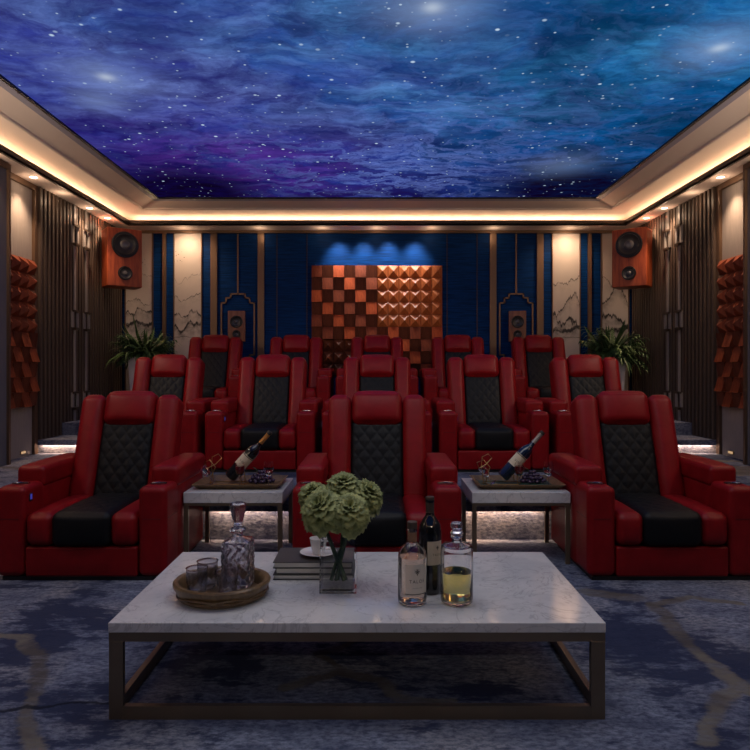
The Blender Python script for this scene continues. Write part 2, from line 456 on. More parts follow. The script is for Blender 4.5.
struct(MB().box(-3.75, 3.75, YF - .15, YB + .15, 3.6, 3.7).build('trim_8', 'black_edge', smooth=False))

# ---- back wall panelling (px -> metres at the back wall)
def BX(px): return (px - 377) * .014
def BZ(py): return 1.2 + (367 - py) * .014
ZT = HS - .001
nt = [9]
def trim(b, mat):
    o = struct(b.build('trim_%d' % nt[0], mat, smooth=False)); nt[0] += 1; return o
trim(MB().box(-XW, XW, YB - .05, YB, ZT - .035, ZT), 'bronze_trim')
TOPZ = ZT - .036
for s in (-1, 1):
    def X2(p0, p1): a, c = BX(p0), BX(p1); return (a, c) if s < 0 else (-c, -a)
    a, c = X2(100, 118); trim(MB().box(max(a, -XW) if s < 0 else a, c if s < 0 else min(c, XW), YB - .02, YB, P2, TOPZ), 'brown_wall')
    b = MB()
    for p0, p1 in ((163, 166.5), (211, 217.5), (258, 264.5)):
        a, c = X2(p0, p1); b.box(a, c, YB - .035, YB, P2, TOPZ)
    for p0 in (126, 153, 174.5, 202): a, c = X2(p0 - .5, p0 + .4); b.box(a, c, YB - .03, YB, P2, TOPZ)
    trim(b, 'bronze_trim')
    b = MB()
    for p0 in (277, 307): a, c = X2(p0 - .3, p0 + .3); b.box(a, c, YB - .012, YB, P2, TOPZ)
    trim(b, 'dark_bronze')
    # stepped arch line motif
    b = MB(); cx = BX(238) * (1 if s < 0 else -1)
    def L(u0, v0, u1, v1, t=.010):
        xs = sorted((cx + u0, cx + u1)); zs = sorted((v0, v1))
        b.box(xs[0] - t, xs[1] + t, YB - .018, YB, zs[0] - t, zs[1] + t)
    zt = BZ(294); L(0, TOPZ - .01, 0, zt)
    for q in (-1, 1):
        L(0, zt, q * .10, zt); L(q * .10, zt, q * .10, zt - .055); L(q * .10, zt - .055, q * .165, zt - .055)
        L(q * .165, zt - .055, q * .165, zt - .125); L(q * .165, zt - .125, q * .23, zt - .125); L(q * .23, zt - .125, q * .23, 1.37)
        L(q * .23, 1.37, q * .165, 1.37); L(q * .165, 1.37, q * .165, 1.31); L(q * .165, 1.31, q * .1, 1.31); L(q * .1, 1.31, q * .1, 1.25); L(q * .1, 1.25, 0, 1.25)
    trim(b, 'bronze_trim')
    side = 'left' if s < 0 else 'right'
    for (p0, p1, lab) in ((126.6, 152.4, 'outer narrow ink mountain panel in the %s back corner behind the fern' % side),
                          (175, 201.4, 'brightly lit ink landscape panel on the %s half of back wall' % side)):
        a, c = X2(p0, p1)
        tag(MB().box(a, c, YB - .022, YB - .001, P2, TOPZ - .002).build('ink_painting_panel', 'ink_panel_%s_art' % side, smooth=False), lab, 'wall art', 'ink painting panels on the back wall')

# ---- wood diffusers
def tile_mb(kind, w, h, dmin, dmax):
    b = MB(); g = .0015
    x0, x1, z0, z1 = -w / 2 + g, w / 2 - g, -h / 2 + g, h / 2 - g
    if kind == 'pyramid':
        t = dmin * .4
        b.add([(x0, 0, z0), (x1, 0, z0), (x1, 0, z1), (x0, 0, z1), (x0, -t, z0), (x1, -t, z0), (x1, -t, z1), (x0, -t, z1), (0, -dmax, 0)],
              [(0, 1, 5, 4), (1, 2, 6, 5), (2, 3, 7, 6), (3, 0, 4, 7), (4, 5, 8), (5, 6, 8), (6, 7, 8), (7, 4, 8)])
    else:
        db, dt = (dmin, dmax) if kind == 'down' else (dmax, dmin)
        b.add([(x0, 0, z0), (x1, 0, z0), (x1, 0, z1), (x0, 0, z1), (x0, -db, z0), (x1, -db, z0), (x1, -dt, z1), (x0, -dt, z1)],
              [(0, 1, 5, 4), (1, 2, 6, 5), (2, 3, 7, 6), (3, 0, 4, 7), (4, 5, 6, 7)])
    return b
def diffuser(loc, rz, cols, rows, w, h, pick, label):
    t = thing('wood_diffuser', loc, label, 'acoustic panel', None, rz)
    MB().box(-cols * w / 2, cols * w / 2, 0, .03, 0, rows * h).build('backing_board', 'diffuser_dark', t, smooth=False)
    prot = {}
    for r in range(rows):
        for c in range(cols):
            k, mt = pick(c, r)
            key = (k, mt)
            if key not in prot:
                prot[key] = tile_mb(k, w, h, .03, {'pyramid': .085, 'up': .075, 'down': .055}[k]).build('pyramid_block' if k == 'pyramid' else 'wedge_block', mt, t, smooth=False); o = prot[key]
            else:
                o = prot[key].copy(); C.objects.link(o)
            o.location = ((c - (cols - 1) / 2) * w, -.0005, (rows - 1 - r + .5) * h)
            if k == 'pyramid': o['label'] = 'pyramid shaped wood block'
    return t
def pick_back(c, r):
    if c >= 6 and r < 5: return 'pyramid', 'diffuser_gold'
    if 1 <= c <= 3 and r >= 6: return 'pyramid', 'diffuser_dark'
    if (c + r) % 2 == 0: return 'up', ('diffuser_mid' if (c * 5 + r * 3) % 4 == 0 or r >= 6 and c < 6 else 'diffuser_red')
    return 'down', 'diffuser_dark'
diffuser((0, YB - .0305, BZ(266) - 9 * .171), 0, 12, 9, .1517, .171, pick_back, 'large square wooden block and pyramid diffuser in the middle of the blue wall')
def pick_side(c, r):
    if r < 5: return 'pyramid', 'diffuser_mid'
    return ('up', 'diffuser_mid') if (c + r) % 2 == 0 else ('down', 'diffuser_dark')
for s in (-1, 1):
    diffuser((s * (XW - .0305), 6.37, .80), s * -PI / 2, 5, 10, .15, .15, pick_side,
             'tall reddish wooden block diffuser on the %s side wall' % ('left' if s < 0 else 'right'))

# ---- side walls: fabric bays with bronze frames, slat panels, lattice columns
for s in (-1, 1):
    side = 'left' if s < 0 else 'right'
    def sb(b, xin, y0, y1, z0, z1, xo=0.):
        xs = sorted((s * (XW - xo), s * (XW - xin))); b.box(xs[0], xs[1], y0, y1, z0, z1)
    # big projecting bays towards the camera
    b = MB(); sb(b, .14, 5.0, 6.07, P1 + .002, HS - .03); trim(b, 'grey')
    b = MB(); sb(b, .165, 6.07, 6.10, P1 + .002, HS - .01); sb(b, .165, 4.95, 6.07, HS - .06, HS - .01); sb(b, .17, 4.95, 5.0, P1 + .002, HS - .08); trim(b, 'bronze_trim')
    b = MB(); sb(b, .14, 1.2, 4.3, .002, HS - .03); trim(b, 'grey')
    b = MB(); sb(b, .17, 4.3, 4.37, .002, HS - .01); sb(b, .17, 1.15, 1.2, .002, HS - .01); trim(b, 'bronze_trim')
    b = MB(); sb(b, .03, 6.78, 6.84, .29, HS - .002); trim(b, 'bronze_trim')
    b = MB(); sb(b, .03, 6.11, 6.78, HS - .06, HS - .002); trim(b, 'bronze_trim')
    t = thing('slat_panel', (s * (XW - .004), 7.172, .4355), 'vertical brown slat panel on the %s side wall' % side, 'wall panel')
    rot = lambda o: o
    b = MB(); xs = sorted((0, -s * .02)); b.box(xs[0], xs[1], -.325, .325, 0, HS - .44); b.build('backing_board', 'slat_gap', t, smooth=False)
    n = 8; p0 = None
    for i in range(n):
        if p0 is None:
            b = MB(); xs = sorted((-s * .021, -s * .05)); b.box(xs[0], xs[1], -.020, .020, 0, HS - .44); p0 = o = b.build('slat', 'slat_brown', t, smooth=False)
        else: o = p0.copy(); C.objects.link(o)
        o.location = (0, -.30 + i * .0857, 0)
    # lattice columns panel
    t = thing('lattice_wall_panel', (s * XW, 8.3, P2 + .002), 'dark slatted panel with two pale strip and square columns beside %s speaker' % side, 'wall panel')
    b = MB(); xs = sorted((0, -s * .03)); b.box(xs[0], xs[1], -.795, .74, 0, HS - P2 - .005); b.build('backing_board', 'slat_gap', t, smooth=False)
    b = MB(); xs = sorted((-s * .031, -s * .055))
    for i in range(21):
        yy = -.785 + i * .074; b.box(xs[0], xs[1], yy, yy + .045, 0, HS - P2 - .005)
    b.build('slats', 'slat_brown', t, smooth=False)
    CL = ((2.85, 2.645), (1.85, 1.66), (.90, .73))
    for yc in (-.69, -.39):
        def pc(nm, mt, xa, xb, y0, y1, z0, z1):
            xs = sorted((-s * xa, -s * xb)); MB().box(xs[0], xs[1], yc + y0, yc + y1, z0 - P2, z1 - P2).build(nm, mt, t, smooth=False)
        zz = [HS - .005] + [v for c in CL for v in c] + [P2]
        for k in range(0, 8, 2): pc('light_strip', 'lattice_light', .056, .068, -.022, .022, zz[k + 1], zz[k])
        for (z1, z0) in CL:
            for q in (-1, 1): pc('square_block', 'lattice_light', .056, .075, q * .06 - .018, q * .06 + .018, z0, z1)
            pc('cross_bar', 'dark_bronze', .076, .09, -.085, .085, z1 - .012, z1 + .012)
            pc('cross_bar', 'dark_bronze', .069, .10, -.05, .05, z0 - .03, z0 + .0)
# ------------------------------------------------------------------ recliners
TILT = Matrix.Translation((0, .56, .345)) @ Matrix.Rotation(math.radians(-18.5), 4, 'X') @ Matrix.Diagonal((1, 1, 1.055, 1))
def quilt(axis, sgn, amp, cell, cx, lo, hi):
    def d(q, u):
        o = [a for a in range(3) if a != axis]
        if axis == 1: uu, vv, w0 = q[0], q[2], u[1] * sgn
        else: uu, vv, w0 = q[0], q[1], u[2] * sgn
        if w0 > .2 or (axis == 2 and u[1] < -.8):
            if axis == 2 and u[1] < -.8: return q
            a = abs(math.sin(PI * (uu / cell + vv / (cell * 1.25)))); b_ = abs(math.sin(PI * (uu / cell - vv / (cell * 1.25))))
            m = min(a, b_) ** .45
            edge = max(0, min(1, (1 - abs(u[o[0]])) * 6)) * max(0, min(1, (1 - abs(u[o[1]])) * 6))
            q = list(q); q[axis] += sgn * amp * (m - .6) * edge
        return q
    return d
def make_recliner():
    t = thing('recliner', (0, 0, 0), 'x', 'recliner', 'red leather cinema recliners')
    MB().box(-.45, .45, .02, .72, 0, .021).build('plinth', 'plinth_black', t, smooth=False)
    MB().rbox((-.315, .004, .022), (.315, .70, .190), .014, (6, 2, 2), bulge=(0, .006, 0)).build('footrest', 'red', t)
    for s in (-1, 1):
        x0, x1 = sorted((s * .160, s * .315))
        MB().rbox((x0, -.004, .194), (x1, .60, .378), .042, (4, 6, 3), 4, bulge=(0, .014, .014)).build('seat_cushion', 'red', t)
    MB().rbox((-.168, -.014, .192), (.168, .60, .384), .042, (40, 60, 4), 4, bulge=(0, .014, .018), disp=quilt(2, 1, .005, .085, 0, 0, 0)).build('seat_inset', 'black', t)
    for s in (-1, 1):
        x0, x1 = sorted((s * .318, s * .478))
        a = MB().rbox((x0, 0, .022), (x1, .24, .527), .036, (2, 2, 4), 5)
        a.rbox((x0 + .004, .20, .022), (x1 - .004, .80, .50), .02, (2, 4, 2))
        ar = a.build('armrest', 'red', t)
        MB().box(x0 + .03, x1 - .03, -.0012, .001, .346, .349).box(x0 - .0012, x0 + .001, .03, .21, .346, .349).box(x1 - .001, x1 + .0012, .03, .21, .346, .349).build('seam', 'red_seam', ar, smooth=False)
        MB().rbox((x0 - .004, .215, .485), (x1 + .004, .84, .612), .032, (3, 6, 2), 4, bulge=(0, 0, .008)).build('arm_pad', 'red', t)
        r = MB().lathe([(.047, .526), (.050, .529), (.050, .5305), (.045, .5305), (.044, .528)], 28, T(s * .398, .118, 0), 1, .8, caps=False).build('cup_holder', 'chrome', t)
        MB().lathe([(.0, .5282), (.0445, .5284), (.0445, .5290)], 28, T(s * .398, .118, 0), 1, .8, caps=False).build('cup_well', 'cup_dark', r)
    p = MB().rbox((-.3195, .055, .435), (-.314, .088, .485), .004, (1, 1, 1), 2).build('control_panel', 'plinth_black', t)
    MB().rbox((-.3155, .062, .445), (-.3128, .081, .476), .0015, (1, 1, 1), 1).build('control_light', 'led_blue', p)
    MB().rbox((-.312, .035, -.12), (.312, .17, .635), .045, (4, 2, 4), 3, mtx=TILT).build('back_shell', 'red', t)
    for s in (-1, 1):
        x0, x1 = sorted((s * .171, s * .328))
        MB().rbox((x0, -.055, -.02), (x1, .125, .655), .048, (4, 3, 10), 4, bulge=(0, .014, .012), mtx=TILT).build('back_wing', 'red', t)
    MB().rbox((-.174, -.028, -.02), (.174, .06, .485), .03, (42, 3, 62), 3, bulge=(0, .012, 0), disp=quilt(1, -1, .0065, .082, 0, 0, 0), mtx=TILT).build('back_inset', 'black', t)
    MB().rbox((-.170, -.060, .462), (.170, .10, .682), .052, (8, 3, 6), 5, bulge=(0, .020, .010), mtx=TILT).build('headrest', 'red', t)
    return t
chair = make_recliner()
first = True
rows = [
 (3.64, 0., [(-1.660, 'front row recliner beside the left side table'),
             (0., 'front row recliner in the middle, behind the green bouquet'),
             (1.660, 'front row recliner beside the right side table')]),
 (5.63, P1, [(-2.04, 'second row recliner before the left fern pot'),
             (-1.02, 'second row recliner above the left side table'),
             (0., 'second row recliner directly behind the middle front seat'),
             (1.02, 'second row recliner above the right side table'),
             (2.04, 'second row recliner before the right fern pot')]),
 (7.47, P2, [(-2.04, 'back row recliner at left end, beside the left fern'),
             (-1.02, 'back row recliner second from the left fern'),
             (0., 'back row recliner in the middle below the wood diffuser'),
             (1.02, 'back row recliner second from the right fern'),
             (2.04, 'back row recliner at right end, beside the right fern')])]
for (Y, h, items) in rows:
    for X, lab in items:
        o = chair if first else copy_tree(chair); first = False
        o.location = (X, Y, h); o['label'] = 'red leather and black quilted ' + lab

# ------------------------------------------------------------------ tables
def frame_table(name, x0, x1, y0, y1, H, slab, leg, rail, label, lower):
    dp = .022
    t = thing(name, ((x0 + x1) / 2, (y0 + y1) / 2, 0), label, 'table')
    W, D = (x1 - x0) / 2, (y1 - y0) / 2
    MB().box(-W, W, -D, D, H - slab, H).build('table_top', 'marble', t, smooth=False, bevel=.003)
    zt = H - slab - .0005
    w_ = W - .002; d_ = D - .002
    for sx in (-1, 1):
        for sy in (-1, 1):
            xs = sorted((sx * w_, sx * (w_ - leg))); ys = sorted((sy * d_, sy * (d_ - dp)))
            MB().box(*xs, *ys, 0, zt - rail).build('leg', 'bronze', t, smooth=False, bevel=.0015)
    b = MB()
    b.box(-w_, w_, -d_, -d_ + dp, zt - rail, zt).box(-w_, w_, d_ - dp, d_, zt - rail, zt)
    b.box(-w_, -w_ + dp, -d_ + dp, d_ - dp, zt - rail, zt).box(w_ - dp, w_, -d_ + dp, d_ - dp, zt - rail, zt)
    b.build('top_rail', 'bronze', t, smooth=False)
    if lower:
        b = MB(); b.box(-w_ + leg, w_ - leg, -d_, -d_ + dp, 0, lower).box(-w_ + leg, w_ - leg, d_ - dp, d_, 0, lower)
        b.box(-w_, -w_ + dp, -d_ + dp, d_ - dp, 0, lower).box(w_ - dp, w_, -d_ + dp, d_ - dp, 0, lower)
        b.build('base_rail', 'bronze', t, smooth=False)
    return t
frame_table('coffee_table', -.915, .779, 2.21, 3.06, .330, .034, .048, .030, 'long low marble-topped coffee table with a bronze frame in the foreground', .045)
HT = .438
frame_table('side_table', -1.177, -.575, 3.95, 4.46, HT, .066, .027, .016, 'square marble side table between the left and middle front recliners', 0)
frame_table('side_table', .578, 1.177, 3.95, 4.46, HT, .066, .027, .016, 'square marble side table between the middle and right front recliners', 0)
ZTB = .330 + .0005

# ---- things on the coffee table
TX, TY = -.588, 2.470
t = thing('round_tray', (TX, TY, ZTB), 'round brown wooden tray holding the crystal decanter on coffee table', 'tray'); t.scale = (.95, .87, 1)
def wv(r, z, a): return r * (1 + .012 * math.sin(3 * a + 9 * z * 10) + .006 * math.sin(5 * a + 1))
MB().lathe([(0, 0), (.160, 0), (.170, .006), (.174, .022), (.178, .036), (.190, .050), (.192, .060), (.186, .066), (.170, .064), (.158, .050), (.152, .022), (.0, .016)], 64, wave=wv, caps=False).build('tray_dish', 'tray_wood', t)
b = MB()
for k in range(2):
    pts = [(math.cos(a) * (.1775 + .004 * math.sin(3 * a + k)), math.sin(a) * (.1775 + .004 * math.sin(3 * a + k)), .024 + .007 * math.sin(4 * a + 3 * k)) for a in [2 * PI * i / 72 for i in range(72)]]
    b.tube(pts, .0045, 8, closed=True)
b.build('woven_rim', 'tray_wood', t)
ZI = ZTB + .0225
def tumbler(x, y, lab):
    t = thing('tumbler', (x, y, ZI), lab, 'glass', 'cut crystal tumblers on the round tray')
    def cut(r, z, a): return r * (1 + (.06 * (abs(math.sin(5 * a + 60 * z)) + abs(math.sin(5 * a - 60 * z))) - .06 if z < .066 and r > .02 else 0))
    MB().lathe([(0, 0), (.028, 0), (.031, .004)] + [(.033 + .0065 * k / 14, .008 + .072 * k / 14) for k in range(15)] + [(.040, .088), (.0415, .09)], 60, wave=cut, caps=False).lathe([(.0415, .09), (.0385, .09), (.036, .06), (.031, .018), (.026, .014), (0, .013)], 60, caps=False).build('glass_body', 'cut_glass', t)
    t.scale = (1, 1, 1.1)
tumbler(-.655, 2.512, 'crystal tumbler at the rear left of the round tray')
tumbler(-.672, 2.425, 'crystal tumbler nearest the left rim of the round tray')
tumbler(-.553, 2.400, 'crystal tumbler in front of the square decanter')
t = thing('decanter', (-.538, 2.515, ZI), 'square cut crystal decanter with a tall faceted stopper on the round tray', 'decanter')
def cutd(r, z, a):
    return r + (.005 * (abs(math.sin(6 * a + 75 * z)) + abs(math.sin(6 * a - 75 * z))) - .005 if .015 < z < .165 else 0)
MB().lathe([(0, 0), (.050, 0), (.054, .005)] + [(.054, .01 + .16 * k / 24) for k in range(25)] + [(.054, .176), (.050, .181), (.026, .188), (.017, .196), (.016, .206), (.026, .213), (.029, .218), (.026, .226), (.011, .228)], 96, sq=7., wave=cutd, caps=False).lathe([(.011, .228), (.009, .20), (.02, .184), (.045, .172), (.045, .02), (0, .016)], 48, sq=6., caps=False).build('decanter_body', 'cut_glass', t)
MB().lathe([(0, .2285), (.015, .229), (.018, .236), (.013, .242), (.019, .246), (.032, .306), (.032, .318), (.026, .323), (0, .323)], 8, RZ(22), caps=False).build('stopper', 'cut_glass', t, smooth=False)
# books
bx = (-.43, -.10)
zb = ZTB
for i, (a, c, y0, y1, h, cov, lab) in enumerate(((-.425, -.095, 2.655, 2.87, .021, 'book_cover_dark', 'bottom hardback of the book stack behind the glass vase'),
        (-.418, -.10, 2.66, 2.865, .026, 'book_cover_grey', 'middle hardback of the book stack behind the glass vase'),
        (-.425, -.10, 2.652, 2.868, .025, 'book_cover_dark', 'top dark hardback of the stack, under the white saucer'))):
    t = thing('book', ((a + c) / 2, (y0 + y1) / 2, zb), lab, 'book', 'hardback books stacked on the coffee table')
    W, D = (c - a) / 2, (y1 - y0) / 2
    MB().box(-W, W, -D, D, 0, .003).box(-W, W, -D, D, h - .003, h).box(-W, W, D - .003, D, .003, h - .003).build('cover', cov, t, smooth=False)
    MB().box(-W + .006, W - .006, -D + .005, D - .0035, .0032, h - .0032).build('pages', 'book_pages', t, smooth=False)
    zb += h + .0004
t = thing('saucer', (-.248, 2.752, zb), 'white porcelain saucer on top of the book stack', 'saucer')
MB().lathe([(0, .002), (.028, 0), (.03, .003), (.05, .007), (.075, .015), (.078, .017), (.074, .018), (.05, .010), (.03, .0065), (0, .006)], 40, caps=False).build('dish', 'porcelain', t)
t = thing('coffee_cup', (-.248, 2.752, zb + .0068), 'white porcelain coffee cup standing on the saucer', 'cup')
MB().lathe([(0, .002), (.022, 0), (.024, .003), (.029, .02), (.036, .058), (.0375, .066), (.036, .066), (.034, .058), (.026, .012), (0, .008)], 36, caps=False).build('cup_body', 'porcelain', t)
MB().tube([(.034, 0, .052), (.05, 0, .055), (.06, 0, .045), (.057, 0, .027), (.044, 0, .017), (.031, 0, .018)], .004, 8).build('handle', 'porcelain', t)
# vase (square, tapering)
VX, VY = -.150, 2.565
t = thing('glass_vase', (VX, VY, ZTB), 'square clear glass vase holding green rosette flowers', 'vase')
sqr = [(1, -1), (1, 1), (-1, 1), (-1, -1)]
def sqlathe(prof, mtx=None):
    vs = []; fs = []
    for r, z in prof: vs += [(r * a, r * b_, z) for a, b_ in sqr]
    for j in range(len(prof) - 1):
        for i in range(4):
            k = (i + 1) % 4; fs.append((j * 4 + i, j * 4 + k, j * 4 + 4 + k, j * 4 + 4 + i))
    fs.append((3, 2, 1, 0)); L = (len(prof) - 1) * 4; fs.append((L, L + 1, L + 2, L + 3))
    return MB().add(vs, fs, mtx)
sqlathe([(.071, 0), (.069, .235), (.0655, .235), (.067, .016)]).build('vase_body', 'vase_glass', t, smooth=False)
# flowers
def rosette(R, seed, npet=46):
    rnd = random.Random(seed); b = MB()
    for i in range(npet):
        f = (i + .5) / npet; th = i * 2.39996 + rnd.uniform(-.2, .2)
        phi = f ** .62 * 1.95            # angle away from the crown
        L = R * (.46 + .46 * f) * rnd.uniform(.9, 1.1); W = R * (.36 + .34 * f)
        nrm = Vector((math.sin(phi) * math.cos(th), math.sin(phi) * math.sin(th), math.cos(phi)))
        base = nrm * R * (.42 + .12 * f)
        tan = Vector((math.cos(phi) * math.cos(th), math.cos(phi) * math.sin(th), -math.sin(phi)))
        sid = Vector((-math.sin(th), math.cos(th), 0))
        grow = (nrm * 1.0 - tan * (.15 - .3 * f)).normalized()
        nu, nv = 9, 5; vs = []; fs = []; ph = rnd.uniform(0, 6)
        for j in range(nv):
            v = j / (nv - 1)
            for k in range(nu):
                u = k / (nu - 1) * 2 - 1
                wd = W * (.45 + .75 * math.sin(min(1, v * 1.1) * PI / 2)) * (1 - .25 * v * v)
                p = base + grow * (L * v * (1 - .22 * u * u)) + sid * (u * wd * .8)
                p -= tan * (abs(u) ** 2 * W * .42 * (1 - .3 * v))                # cupped towards the crown
                p += tan * (v ** 3 * L * .42)                                   # lip rolls outward
                p += (tan * .6 + nrm * .5) * (v ** 2 * R * .12 * math.sin(u * 9 + ph))
                vs.append(tuple(p))
        for j in range(nv - 1):
            for k in range(nu - 1): q = j * nu + k; fs.append((q, q + 1, q + nu + 1, q + nu))
        b.add(vs, fs)
    b.sphere((0, 0, 0), R * .40, 14, 9)
    return b
fl = [(-.212, 2.50, .655, .098, (-35, -25), 'green rosette bloom at the left of the vase, hanging over the cup'),
      (-.105, 2.485, .648, .090, (-40, 14), 'green rosette bloom facing forward at the centre of the vase'),
      (-.042, 2.60, .685, .085, (-20, 35), 'green rosette bloom at the right of the vase'),
      (-.135, 2.60, .722, .082, (-18, 2), 'green rosette bloom at the top of the bouquet'),
      (-.255, 2.60, .690, .072, (-20, -20), 'small green rosette bloom at the rear left of the bouquet')]
for i, (x, y, z, R, (ax, ay), lab) in enumerate(fl):
    t = thing('flower', (x, y, z), lab, 'flower', 'green rosette flowers in the glass vase')
    o = rosette(R * .74, 10 + i).build('bloom', 'kale', t, angle=180); o.rotation_euler = (math.radians(-ax), math.radians(ay), 0)
    q = o.modifiers.new('thick', 'SOLIDIFY'); q.thickness = .0012
    gx, gy = VX + (x - VX) * .25 + (.018 if i % 2 else -.018), VY + (-.03 + .015 * i)
    e = (VX - (x - VX) * .28 - x, VY + (.02 - .012 * i) - y, ZTB + .022 + .004 * i - z)
    m_ = (gx - x, gy - y, ZTB + .20 - z)
    pts = []
    for k in range(13):
        s_ = k / 12; p = Vector((0, 0, -R * .45)) * (1 - s_) ** 2 + Vector(m_) * 2 * s_ * (1 - s_) + Vector(e) * s_ ** 2; pts.append(tuple(p))
    MB().tube(pts, .0075, 8).build('stem', 'stem_green', t)

def label_patch(R, a0, a1, z0, z1, n=14):
    vs = []; fs = []
    for j, zz in enumerate((z0, z1)):
        for i in range(n + 1):
            a = a0 + (a1 - a0) * i / n; vs.append((R * math.sin(a), -R * math.cos(a), zz))
    for i in range(n): fs.append((i, i + 1, n + 2 + i, n + 1 + i))
    return MB().add(vs, fs)
def text_mb(txt, size, R, a_c, z):
    cu = bpy.data.curves.new('t', 'FONT'); cu.body = txt; cu.size = size; cu.align_x = 'CENTER'; cu.space_character = 1.25
    o = bpy.data.objects.new('t', cu); C.objects.link(o); dg = bpy.context.evaluated_depsgraph_get(); dg.update()
    me = bpy.data.meshes.new_from_object(o.evaluated_get(dg))
    b = MB(); vs = [(R * math.sin(a_c + v.co.x / R), -R * math.cos(a_c + v.co.x / R), z + v.co.y) for v in me.vertices]
    b.add(vs, [tuple(p.vertices) for p in me.polygons]); bpy.data.objects.remove(o); bpy.data.meshes.remove(me); return b
def emblem(R, a_c, z, s):
    b = MB(); pts = [(0, 0, .3), (0, .55, .22), (0, -.55, .2), (.45, .2, .22), (-.45, .2, .22), (.35, -.3, .18), (-.35, -.3, .18), (0, -.9, .14), (.25, .75, .12), (-.25, .75, .12), (.8, .6, .1), (-.8, .6, .1), (.75, 0, .12), (-.75, 0, .12)]
    for (u, v, r) in pts:
        n = 8; vs = []
        for k in range(n):
            q = 2 * PI * k / n; uu = (u + r * math.cos(q)) * s; vv = (v + r * math.sin(q)) * s
            a = a_c + uu / R; vs.append((R * math.sin(a), -R * math.cos(a), z + vv))
        b.add(vs, [tuple(range(n))])
    return b
# clear bottle with cork
t = thing('bottle', (.130, 2.40, ZTB), 'clear round-shouldered bottle of pale wine with a dark cork and cream label', 'bottle')
MB().lathe([(0, .006), (.044, 0), (.052, .006), (.0535, .02), (.0535, .165), (.050, .188), (.040, .206), (.027, .217), (.018, .224), (.0165, .232), (.0165, .262), (.018, .264), (.018, .272), (.013, .272)], 48, caps=False).lathe([(.013, .272), (.013, .226), (.022, .215), (.036, .204), (.0465, .186), (.050, .165), (.050, .02), (.046, .010), (0, .012)], 48, caps=False).build('bottle_body', 'clear_glass', t)
MB().lathe([(0, .0125), (.0455, .0125), (.0493, .021), (.0493, .172), (0, .172)], 48, caps=False).build('wine', 'pale_wine', t)
MB().lathe([(0, .236), (.0125, .236), (.0125, .2725), (.019, .274), (.019, .298), (.017, .300), (0, .300)], 24, caps=False).build('cork', 'cork', t)
MB().lathe([(.0172, .226), (.0174, .262)], 24, caps=False).build('neck_band', 'cork_light', t)
lb = label_patch(.0539, -.55, 1.15, .045, .155).build('label', 'label_white', t)
emblem(.0543, .30, .128, .0125).build('emblem', 'ink_black', lb); text_mb('TALOS', .017, .0543, .30, .088).build('lettering', 'ink_black', lb)
text_mb('ESTATE WINE', .005, .0543, .32, .068).build('lettering', 'ink_black', lb)
label_patch(.0543, -.55, 1.15, .046, .049).build('line', 'ink_black', lb)
# dark wine bottle
t = thing('bottle', (.205, 2.515, ZTB), 'tall dark red wine bottle with a cream label behind the two clear bottles', 'bottle')
MB().lathe([(0, .004), (.038, 0), (.043, .006), (.044, .02), (.044, .235), (.040, .262), (.028, .282), (.018, .296), (.0155, .31), (.0150, .345), (.017, .347), (.017, .356), (.012, .358), (0, .358)], 40, caps=False).build('bottle_body', 'wine_bottle_black', t)
MB().lathe([(.0160, .292), (.0163, .356), (.0175, .362), (.0165, .368), (0, .369)], 24, caps=False).build('capsule', 'cork', t)
lb = label_patch(.0443, -.3, 1.2, .115, .205).build('label', 'label_cream', t)
emblem(.0447, .62, .180, .009).build('emblem', 'ink_black', lb); text_mb('TALOS', .012, .0447, .62, .150).build('lettering', 'ink_black', lb)
# stoppered decanter bottle with yellow liquor
t = thing('decanter_bottle', (.295, 2.405, ZTB), 'square-shouldered clear bottle half full of yellow liquor with a glass stopper', 'bottle')
MB().lathe([(0, .006), (.050, 0), (.058, .006), (.060, .016), (.060, .195), (.057, .208), (.048, .216), (.026, .220), (.018, .224), (.016, .236), (.024, .240), (.024, .245), (.012, .246)], 48, caps=False).lathe([(.012, .246), (.012, .222), (.040, .213), (.052, .206), (.0555, .195), (.0555, .02), (.050, .012), (0, .014)], 48, caps=False).build('bottle_body', 'clear_glass', t)
MB().lathe([(0, .0145), (.0495, .0145), (.0548, .021), (.0548, .115), (0, .115)], 48, caps=False).build('liquor', 'yellow_liquor', t)
MB().lathe([(0, .232), (.011, .232), (.012, .2465), (.022, .250), (.025, .257), (.020, .265), (.013, .268), (.022, .276), (.024, .288), (.018, .296), (0, .297)], 12, caps=False).build('stopper', 'cut_glass', t, smooth=False)

